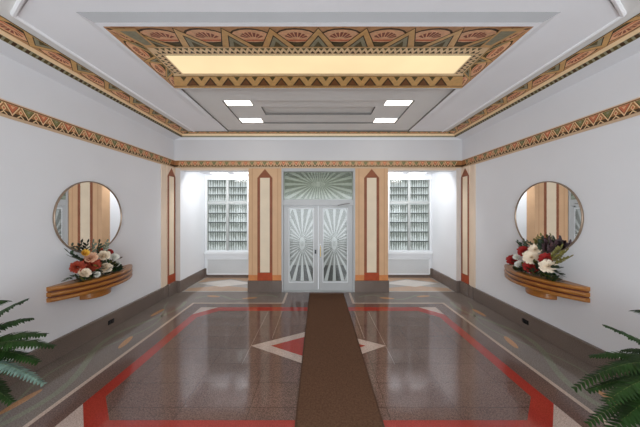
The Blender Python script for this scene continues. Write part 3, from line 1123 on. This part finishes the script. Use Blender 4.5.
# ------------------------------------------------------------------ bay windows
rows = [0.765, 1.03, 1.305, 1.58, 1.85, 2.105, 2.21, 2.385, 2.60, 2.83]
for s, side, nn in ((-1, 'left', 2), (1, 'right', 3)):
    t = thing('window_%d' % nn, (s * 2.64, DA, 0.75), 'tall patterned glass window in the %s bay' % side, 'window', kind='structure')
    mb = MB()
    o0, o1 = 2.0, 3.27
    yf = DA - 0.02
    mb.box(s * o0, yf, 0.745, s * (o0 + 0.05), DA + 0.1, 2.86, M['frame_white'])
    mb.box(s * o1, yf, 0.745, s * (o1 - 0.05), DA + 0.1, 2.86, M['frame_white'])
    mb.box(s * (o0 + .05), yf, 2.815, s * (o1 - .05), DA + 0.1, 2.86, M['frame_white'])
    mb.box(s * (o0 + .05), yf, 0.745, s * (o1 - .05), DA + 0.1, 0.775, M['frame_white'])
    bevel(part(mb, 'window_frame', t), 0.004)
    i0, i1 = o0 + 0.05, o1 - 0.05
    xm = 2.635
    mb = MB()
    mb.box(s * (xm - 0.035), DA + 0.01, 0.775, s * (xm + 0.035), DA + 0.08, 2.815, M['mullion'])
    for e in (i0, i1 - 0.02):
        mb.box(s * e, DA + 0.01, 0.775, s * (e + 0.02), DA + 0.08, 2.815, M['mullion'])
    part(mb, 'mullion', t, label='grey upright window bars')
    mb = MB()
    mb.box(s * i0, DA + 0.005, 2.12, s * i1, DA + 0.08, 2.195, M['mullion'])
    part(mb, 'transom_bar', t)
    mb = MB()
    for z in (1.03, 1.305, 1.58, 1.85, 2.385, 2.60):
        mb.box(s * i0, DA + 0.03, z - 0.012, s * i1, DA + 0.06, z + 0.012, M['lead'])
    part(mb, 'lead_line', t, label='dark lead lines')
    for (a, b) in ((i0 + .02, xm - .035), (xm + .035, i1 - .02)):
        mb = MB()
        y = DA + 0.055
        mb.poly([(s * a, y, 0.775), (s * b, y, 0.775), (s * b, y, 2.815), (s * a, y, 2.815)], M['pane_glass'])
        for k in range(len(rows) - 1):
            z0, z1 = rows[k], rows[k + 1]
            if abs(z0 - 2.105) < 1e-3:
                continue
            hh = z1 - z0
            nt_ = 8
            st = (b - a) / nt_
            for j in range(nt_):
                # bright tooth rising from the row's foot; tinted glass round it
                xa, xb = a + j * st, a + (j + 1) * st
                xc = (xa + xb) / 2 + random.uniform(-.1, .1) * st
                h_ = hh * random.uniform(0.45, 0.92)
                wd = st * random.uniform(0.30, 0.46)
                zb = z0 + hh * 0.05
                left = [(xa, zb), (max(xa, xc - wd), zb), (xc - wd * 0.45, zb + h_ * 0.65), (xc, zb + h_), (xc, z1), (xa, z1)]
                right = [(xb, zb), (min(xb, xc + wd), zb), (xc + wd * 0.45, zb + h_ * 0.65), (xc, zb + h_), (xc, z1), (xb, z1)]
                for q in (left, right):
                    mb.poly([(s * x, y - .001, z) for x, z in q], M['tint_mid'])
                if j:
                    h2 = hh * random.uniform(0.4, 0.85)
                    zt_ = z1 - hh * 0.06
                    mb.poly([(s * (xa - st * .2), y - .002, zt_), (s * (xa + st * .2), y - .002, zt_), (s * (xa + st * .12), y - .002, zt_ - h2 * 0.7), (s * xa, y - .002, zt_ - h2), (s * (xa - st * .12), y - .002, zt_ - h2 * 0.7)], M['tint_dark'])
        part(mb, 'pane', t, label='obscured patterned glass')
    mb = MB()
    mb.box(s * 1.95, DA - 0.10, 0.685, s * (XA - 0.01), DA + 0.02, 0.745, M['frame_white'])
    bevel(part(mb, 'window_sill', t), 0.006)
    mb = MB()
    mb.box(s * 1.95, DA - 0.035, 0.56, s * (XA - 0.005), DA, 0.685, M['frame_white'])
    part(mb, 'apron', t)
    # radiator cover under the sill
    t = thing('radiator_cover', (s * 2.6, DA - 0.03, 0.07), 'pale grey metal radiator panel under the window of the %s bay' % side, 'radiator cover', 'radiator covers')
    mb = MB()
    x0, x1 = 1.98, XA - 0.075
    mb.box(s * x0, DA - 0.055, 0.09, s * x1, DA - 0.035, 0.555, M['cover'])
    for (p, q, r_, t_) in ((x0, .09, x1, .115), (x0, .53, x1, .555), (x0, .09, x0 + .025, .555), (x1 - .025, .09, x1, .555)):
        mb.box(s * p, DA - 0.066, q, s * r_, DA - 0.055, t_, M['frame_white'])
    bevel(part(mb, 'cover_panel', t), 0.003)
    mb = MB()
    for k in range(13):
        z = 0.15 + k * 0.029
        mb.box(s * (x0 + .05), DA - 0.0585, z, s * (x1 - .05), DA - 0.055, z + 0.006, M['metal_white'])
    part(mb, 'louvre', t)

# ------------------------------------------------------------------ carpet runner
mb = MB()
mb.box(-0.2, -1.0, 0.004, 0.575, 5.60, 0.014, M['runner'])
r_o = mb.build('carpet_runner')
tag(r_o, 'long brown carpet runner leading to the entrance doors', 'carpet')
for s_, x in ((0, -0.2), (1, 0.575)):
    mb = MB()
    mb.box(x - 0.008, -1.0, 0.0036, x + 0.008, 5.60, 0.0155, M['runner_edge'])
    part(mb, 'binding', r_o)

# ------------------------------------------------------------------ baseboard outlets
for s, side in ((-1, 'left'), (1, 'right')):
    t = thing('power_outlet', (s * (W - 0.05), 3.91, 0.12), 'small black outlet plate set in the %s baseboard' % side, 'outlet', 'baseboard outlets')
    mb = MB()
    x = W - 0.05
    mb.box(s * x, 3.855, 0.085, s * (x - 0.008), 3.965, 0.155, M['black'])
    bevel(part(mb, 'plate', t), 0.003)
    mb = MB()
    for y in (3.885, 3.935):
        mb.box(s * (x - 0.008), y - 0.015, 0.105, s * (x - 0.011), y + 0.015, 0.135, M['dark_metal'])
    part(mb, 'socket', t)

# ------------------------------------------------------------------ mirrors and wall consoles
MY, MZ, MR = 3.63, 1.815, 0.535
CY, CL = 3.685, 0.66


def proj(t_):
    return 0.055 + 0.25 * (1 - abs(t_) ** 2.2)


for s, side in ((-1, 'left'), (1, 'right')):
    t = thing('wall_mirror', (s * W, MY, MZ), 'large round mirror on the %s wall above the curved console' % side, 'mirror', 'round wall mirrors')
    n = 64
    mb = MB()
    ring = lambda r, x: [(s * (W - x), MY + r * math.cos(2 * PI * k / n), MZ + r * math.sin(2 * PI * k / n)) for k in range(n)]
    mb.rings([ring(MR, 0.0), ring(MR, 0.022), ring(MR - 0.004, 0.026), ring(MR - 0.010, 0.026), ring(MR - 0.014, 0.022), ring(MR - 0.014, 0.010)], M['mirror_frame'])
    part(mb, 'frame', t, True)
    mb = MB()
    g = ring(MR - 0.014, 0.014)
    mb.poly(g if s > 0 else g[::-1], M['mirror'])
    part(mb, 'mirror_glass', t)

    t = thing('wall_console', (s * W, CY, 0.62), 'bow fronted honey wood console shelf on the %s wall under the mirror' % side, 'console shelf', 'wall consoles')
    N_ = 36
    ts = [-1 + 2 * k / N_ for k in range(N_ + 1)]
    zs = [(0.760, 0.812), (0.830, 0.882), (0.900, 0.953)]
    for z0, z1 in zs:
        mb = MB()
        hgt = z1 - z0
        prof = [(-0.03, z0), (-0.006, z0 + 0.003), (0.004, z0 + hgt * .2), (0.009, z0 + hgt * .5), (0.004, z0 + hgt * .8), (-0.006, z1 - 0.003), (-0.03, z1)]
        rr = []
        for tt in ts:
            p_ = proj(tt)
            y = CY + tt * CL
            rr.append([(s * W, y, z0)] + [(s * (W - p_ - dp), y, z) for dp, z in prof] + [(s * W, y, z1)])
        mb.rings(rr, M['honey'], True, True, True)
        part(mb, 'shelf_tier', t)
    mb = MB()
    rr = []
    for tt in ts:
        p_ = proj(tt) - 0.008
        y = CY + tt * (CL - 0.012)
        rr.append([(s * W, y, 0.765), (s * (W - p_), y, 0.765), (s * (W - p_), y, 0.945), (s * W, y, 0.945)])
    mb.rings(rr, M['walnut'], True, True, True)
    part(mb, 'groove_core', t, label='dark brown grooves between the tiers')
    mb = MB()
    nn = 24
    arc = [PI * k / nn for k in range(nn + 1)]
    rr = [[(s * (W - r_ * math.sin(a)), CY - 0.02 - r_ * 1.15 * math.cos(a), z) for a in arc] for r_, z in ((0.19, 0.76), (0.19, 0.65), (0.185, 0.638), (0.17, 0.632))]
    mb.rings(rr, M['honey_dark'], True, True, True)
    part(mb, 'corbel', t, label='amber half round support')

# ------------------------------------------------------------------ flowers
CX, CYP = 318.3, 211.5


def on_x(px, py, X):
    """room point on the plane x = X that the picture shows at px, py"""
    d_ = F * X / (px - CX)
    return Vector((X, d_, CAMZ - (py - CYP) * d_ / F))


def petal(mb, c, out, up, ln, wd, curl, m):
    out = out.normalized()
    side = out.cross(up).normalized()
    rr = []
    for k in range(5):
        q = k / 4
        wv = wd * math.sin(PI * (0.16 + 0.72 * q))
        base = c + out * ln * q + up * (curl * ln * q * q)
        rr.append([base - side * wv + up * 0.18 * wv, base, base + side * wv + up * 0.18 * wv])
    mb.rings(rr, m, False)


def rose(c, r, face, m, layers=5, ruffle=False):
    """layered petals round an axis"""
    mb = MB()
    face = face.normalized()
    u = face.cross(Vector((0.3, 0.1, 1))).normalized()
    v = face.cross(u)
    for l in range(layers):
        q = l / (layers - 1)
        tilt = 0.15 + 1.15 * q
        n = 5 + l * (3 if ruffle else 1)
        for k in range(n):
            a = 2 * PI * k / n + l * 0.7 + random.uniform(-.15, .15)
            d_ = u * math.cos(a) + v * math.sin(a)
            o = d_ * math.sin(tilt) + face * math.cos(tilt)
            ln = r * (0.50 + 0.55 * q) * random.uniform(.9, 1.08)
            upv = (face * math.sin(tilt) - d_ * math.cos(tilt)).normalized()
            petal(mb, c - face * r * 0.35 + d_ * r * 0.05, o, upv, ln, r * ((0.20 if ruffle else 0.36) + 0.1 * q), 0.35 if not ruffle else -0.1, m)
    return mb


def sprig(base, tip, n, ln, m, wd=0.28):
    mb = MB()
    base, tip = Vector(base), Vector(tip)
    ax = (tip - base).normalized()
    pts = [base.lerp(tip, k / 5) + Vector((0, 0, 0.012)) * math.sin(PI * k / 5) for k in range(6)]
    mb.tube(pts, 0.0025, M['stem'], 5)
    sd = ax.cross(Vector((0.2, 0.3, 1))).normalized()
    up = sd.cross(ax).normalized()
    for k in range(n):
        q = 0.25 + 0.75 * k / n
        p_ = base.lerp(tip, q)
        for sg in (-1, 1):
            o = (ax * 0.7 + sd * sg * 0.8 + up * random.uniform(-.2, .5)).normalized()
            petal(mb, p_, o, up, ln * random.uniform(.8, 1.1), ln * wd, 0.2, m)
    petal(mb, tip, ax, up, ln, ln * wd, 0.1, m)
    return mb


def bouquet(s, label, heads, leaves, basep, hl):
    t = thing('flower_arrangement', (basep[0], basep[1], 0.953), label, 'flowers', 'flower arrangements')
    # leafy bed lying on the shelf
    mb = MB()
    for k in range(260):
        a = random.uniform(-1, 1)
        p_ = Vector((basep[0] + random.uniform(-0.07, 0.07), basep[1] + a * hl, 0.957 + random.uniform(0, 0.19) * (1 - a * a)))
        o = Vector((-s * random.uniform(-0.4, 1), a * 0.8 + random.uniform(-.6, .6), random.uniform(0.0, 0.7)))
        petal(mb, p_, o, Vector((0, 0, 1)), 0.075, 0.022, 0.15, random.choice([M['lf_dark'], M['lf_dark'], M['fern'], M['lf_olive']]))
    part(mb, 'leaf_bed', t)
    for (px, py, X, rp, mk, kind) in heads:
        c = on_x(px, py, s * X)
        r = rp * c.y / F
        face = Vector((-s * 0.9, -0.6, 0.45)) + Vector((0, random.uniform(-.3, .3), random.uniform(-.2, .3)))
        part(rose(c, r, face, M[mk], 5, kind == 'carnation'), {'fl_cream': 'cream_', 'fl_white': 'white_', 'fl_peach': 'peach_', 'fl_rust': 'rust_', 'fl_red': 'red_', 'fl_yellow': 'yellow_'}[mk] + kind, t)
        mb = MB()
        mb.tube([(c.x + s * 0.015, c.y, c.z - 0.01), (basep[0] * 0.6 + c.x * 0.4, basep[1] * 0.6 + c.y * 0.4, 0.96)], 0.003, M['stem'], 5)
        part(mb, 'flower_stem', t)
    for (px0, py0, px1, py1, X0_, X1_, n, ln, mk) in leaves:
        part(sprig(on_x(px0, py0, s * X0_), on_x(px1, py1, s * X1_), n, ln, M[mk]), 'leaf_sprig', t)
    return t


bouquet(-1, 'bouquet with cream roses, rust blooms and a yellow flower on the left console', [
    (78, 266.5, 3.20, 6.0, 'fl_rust', 'carnation'), (93, 264.5, 3.17, 6.5, 'fl_rust', 'carnation'), (87, 262, 3.22, 4.5, 'fl_rust', 'carnation'),
    (104, 255.5, 3.20, 5.2, 'fl_cream', 'rose'), (105.5, 268, 3.15, 5.6, 'fl_cream', 'rose'),
    (84.5, 273, 3.14, 5.6, 'fl_cream', 'rose'), (91, 257.5, 3.20, 5.4, 'fl_peach', 'rose'), (85, 253, 3.24, 3.6, 'fl_yellow', 'rose'),
    (114.5, 257, 3.2, 3.8, 'fl_white', 'rose'), (116, 264, 3.18, 3.8, 'fl_white', 'rose'), (97, 274.5, 3.13, 3.0, 'fl_white', 'rose'),
    (110, 251.5, 3.26, 3.0, 'fl_red', 'carnation'), (100, 249.5, 3.28, 2.6, 'fl_rust', 'carnation')],
    [(84, 264, 68, 252, 3.25, 3.28, 5, 0.07, 'lf_dark'), (84, 262, 71, 257, 3.22, 3.24, 5, 0.07, 'lf_dark'),
     (92, 262, 93, 243, 3.25, 3.30, 5, 0.06, 'lf_sage'), (97, 260, 99, 243, 3.26, 3.30, 5, 0.06, 'lf_dark'), (102, 258, 107, 242, 3.26, 3.31, 5, 0.05, 'lf_sage'),
     (88, 260, 87, 246, 3.25, 3.28, 4, 0.05, 'lf_sage'), (108, 262, 120, 258, 3.22, 3.24, 4, 0.05, 'lf_dark'), (108, 268, 119, 270, 3.18, 3.2, 4, 0.05, 'lf_dark'),
     (80, 274, 66, 280, 3.2, 3.22, 4, 0.05, 'lf_dark')],
    (-3.2, 3.55), 0.32)
bouquet(1, 'bouquet with red carnations, cream blooms and plum leaves on the right console', [
    (511.6, 259.6, 3.22, 4.8, 'fl_red', 'carnation'), (523.4, 251.2, 3.22, 5.4, 'fl_red', 'carnation'), (530.3, 266.2, 3.15, 6.2, 'fl_red', 'carnation'),
    (545.3, 257.8, 3.18, 5.8, 'fl_red', 'carnation'), (530.9, 256.5, 3.16, 6.8, 'fl_cream', 'carnation'), (534.6, 248.4, 3.22, 5.4, 'fl_cream', 'carnation'),
    (547.8, 265.5, 3.15, 6.6, 'fl_cream', 'carnation'), (519.7, 264.5, 3.16, 4.2, 'fl_white', 'rose'), (516.5, 257, 3.2, 3.0, 'fl_white', 'rose')],
    [(545, 256, 549, 240, 3.25, 3.30, 6, 0.07, 'lf_plum'), (542, 255, 543, 240, 3.26, 3.30, 6, 0.07, 'lf_dark'), (549, 255, 555, 244, 3.25, 3.28, 6, 0.07, 'lf_plum'),
     (547, 256, 545, 243, 3.24, 3.27, 6, 0.07, 'lf_plum'), (537, 252, 538, 238, 3.26, 3.31, 6, 0.06, 'lf_olive'), (541, 252, 541, 236, 3.27, 3.31, 5, 0.05, 'lf_olive'),
     (550, 264, 566, 251, 3.2, 3.24, 8, 0.05, 'lf_olive'), (552, 266, 570, 257, 3.18, 3.22, 8, 0.05, 'lf_olive'), (550, 260, 561, 247, 3.21, 3.25, 6, 0.05, 'lf_olive'),
     (523, 252, 518, 242, 3.26, 3.30, 5, 0.05, 'lf_dark'), (526, 250, 524, 241, 3.27, 3.3, 4, 0.045, 'lf_dark'), (552, 270, 561, 275, 3.16, 3.18, 6, 0.06, 'lf_dark'),
     (518, 266, 508, 265, 3.18, 3.2, 4, 0.045, 'lf_dark'), (550, 268, 559, 268, 3.16, 3.17, 6, 0.06, 'lf_dark'), (522, 264, 513, 262, 3.16, 3.18, 5, 0.045, 'lf_dark')],
    (3.2, 3.55), 0.30)

# ------------------------------------------------------------------ ferns


def at(px, py, d_):
    return Vector(((px - CX) * d_ / F, d_, CAMZ - (py - CYP) * d_ / F))


def frond(base, tip, rise, pl, m, n=34):
    mb = MB()
    base, tip = Vector(base), Vector(tip)
    ctrl = base.lerp(tip, 0.45) + Vector((0, 0, rise))
    pt = lambda t_: base * (1 - t_) ** 2 + ctrl * 2 * t_ * (1 - t_) + tip * t_ * t_
    mb.tube([pt(k / 12) for k in range(13)], [0.005 - 0.0036 * k / 12 for k in range(13)], M['stem'], 5)
    for k in range(n):
        q = 0.14 + 0.85 * k / (n - 1)
        p_ = pt(q)
        ax = (pt(min(q + .02, 1)) - pt(q - .02)).normalized()
        sd = ax.cross(Vector((0, 0, 1)))
        sd.normalize()
        up = sd.cross(ax).normalized()
        ln = 1.35 * pl * math.sin(PI * (0.20 + 0.74 * q)) ** 0.8 + 0.008
        for sg in (-1, 1):
            o = (sd * sg + ax * 0.38 + up * random.uniform(-.12, .12) - Vector((0, 0, 0.12))).normalized()
            nrm = o.cross(ax * -sg).normalized()
            hw = 0.0125
            rr = []
            for j in range(5):
                z = j / 4
                wv = hw * (1 - z ** 2.2) * (0.85 if j == 0 else 1) + 0.0008
                c = p_ + o * ln * z - Vector((0, 0, 1)) * ln * 0.14 * z * z
                rr.append([c - ax * wv, c + up * 0.002, c + ax * wv])
            mb.rings(rr, m, False)
    return mb


def fern(label, crown, tips, extra):
    t = thing('potted_fern', (crown[0], crown[1], 0), label, 'plant', 'potted ferns')
    n = 28
    zt_ = crown[2] - 0.05
    mb = MB()
    rg = lambda r, z: [(crown[0] + r * math.cos(2 * PI * k / n), crown[1] + r * math.sin(2 * PI * k / n), z) for k in range(n)]
    mb.rings([rg(0.12, 0), rg(0.13, 0.02), rg(0.15, zt_ * .6), rg(0.18, zt_ - .04), rg(0.195, zt_ - .03), rg(0.195, zt_), rg(0.175, zt_), rg(0.17, zt_ - .04)], M['pot'], True, True)
    part(mb, 'planter', t, True)
    mb = MB()
    mb.rings([rg(0.172, zt_ - 0.035), rg(0.02, zt_ - 0.02)], M['soil'], True, False, True)
    part(mb, 'soil', t)
    for (tp, rise, pl, mk) in tips + extra:
        b_ = Vector(crown) + Vector((random.uniform(-.04, .04), random.uniform(-.04, .04), -0.07))
        part(frond(b_, tp, rise, pl, M[mk]), 'frond', t)
    return t


cl = Vector((-2.78, 1.72, 0.80))
ext = [(cl + Vector((math.cos(a) * r_, math.sin(a) * r_, z)), 0.35, 0.085, 'fern') for a, r_, z in
       ((2.2, .5, .15), (2.8, .5, -.05), (3.5, .5, .1), (4.2, .55, .0), (4.9, .6, -.1), (5.5, .5, .15), (1.6, .45, .3))]
fern('potted fern with drooping fronds at the lower left beside the white wall', cl, [
    (at(27, 299, 2.0), 0.16, 0.085, 'fern'), (at(46, 334, 2.02), 0.20, 0.085, 'fern'), (at(54, 346, 1.95), 0.26, 0.08, 'fern'),
    (at(44, 384, 1.8), 0.26, 0.05, 'fern_pale'), (at(12, 402, 1.72), 0.22, 0.06, 'fern'), (at(20, 345, 2.1), 0.24, 0.08, 'fern'), (at(8, 392, 1.85), 0.28, 0.07, 'fern'), (at(32, 318, 2.1), 0.2, 0.08, 'fern'), (at(38, 362, 1.9), 0.25, 0.07, 'fern'), (at(14, 372, 1.8), 0.3, 0.08, 'fern')], ext)
cr = Vector((2.72, 1.66, 0.74))
ext = [(cr + Vector((math.cos(a) * r_, math.sin(a) * r_, z)), 0.35, 0.085, 'fern') for a, r_, z in
       ((.9, .5, .15), (.3, .5, -.05), (-.4, .5, .1), (-1.0, .55, .0), (-1.8, .6, -.1), (1.5, .45, .3))]
fern('potted fern with arching fronds at the lower right beside the white wall', cr, [
    (at(604, 325, 2.0), 0.12, 0.055, 'fern'), (at(574, 389, 1.85), 0.42, 0.07, 'fern'), (at(590, 356, 2.0), 0.22, 0.06, 'fern'),
    (at(588, 424, 1.70), 0.22, 0.06, 'fern'), (at(606, 402, 1.62), 0.26, 0.08, 'fern'), (at(612, 372, 1.95), 0.26, 0.08, 'fern'), (at(588, 391, 1.78), 0.20, 0.05, 'fern'), (at(622, 420, 1.6), 0.25, 0.09, 'fern'), (at(600, 372, 1.9), 0.34, 0.07, 'fern'), (at(615, 395, 1.75), 0.3, 0.08, 'fern'), (at(604, 440, 1.6), 0.3, 0.08, 'fern'), (at(622, 350, 2.0), 0.2, 0.07, 'fern')], ext)
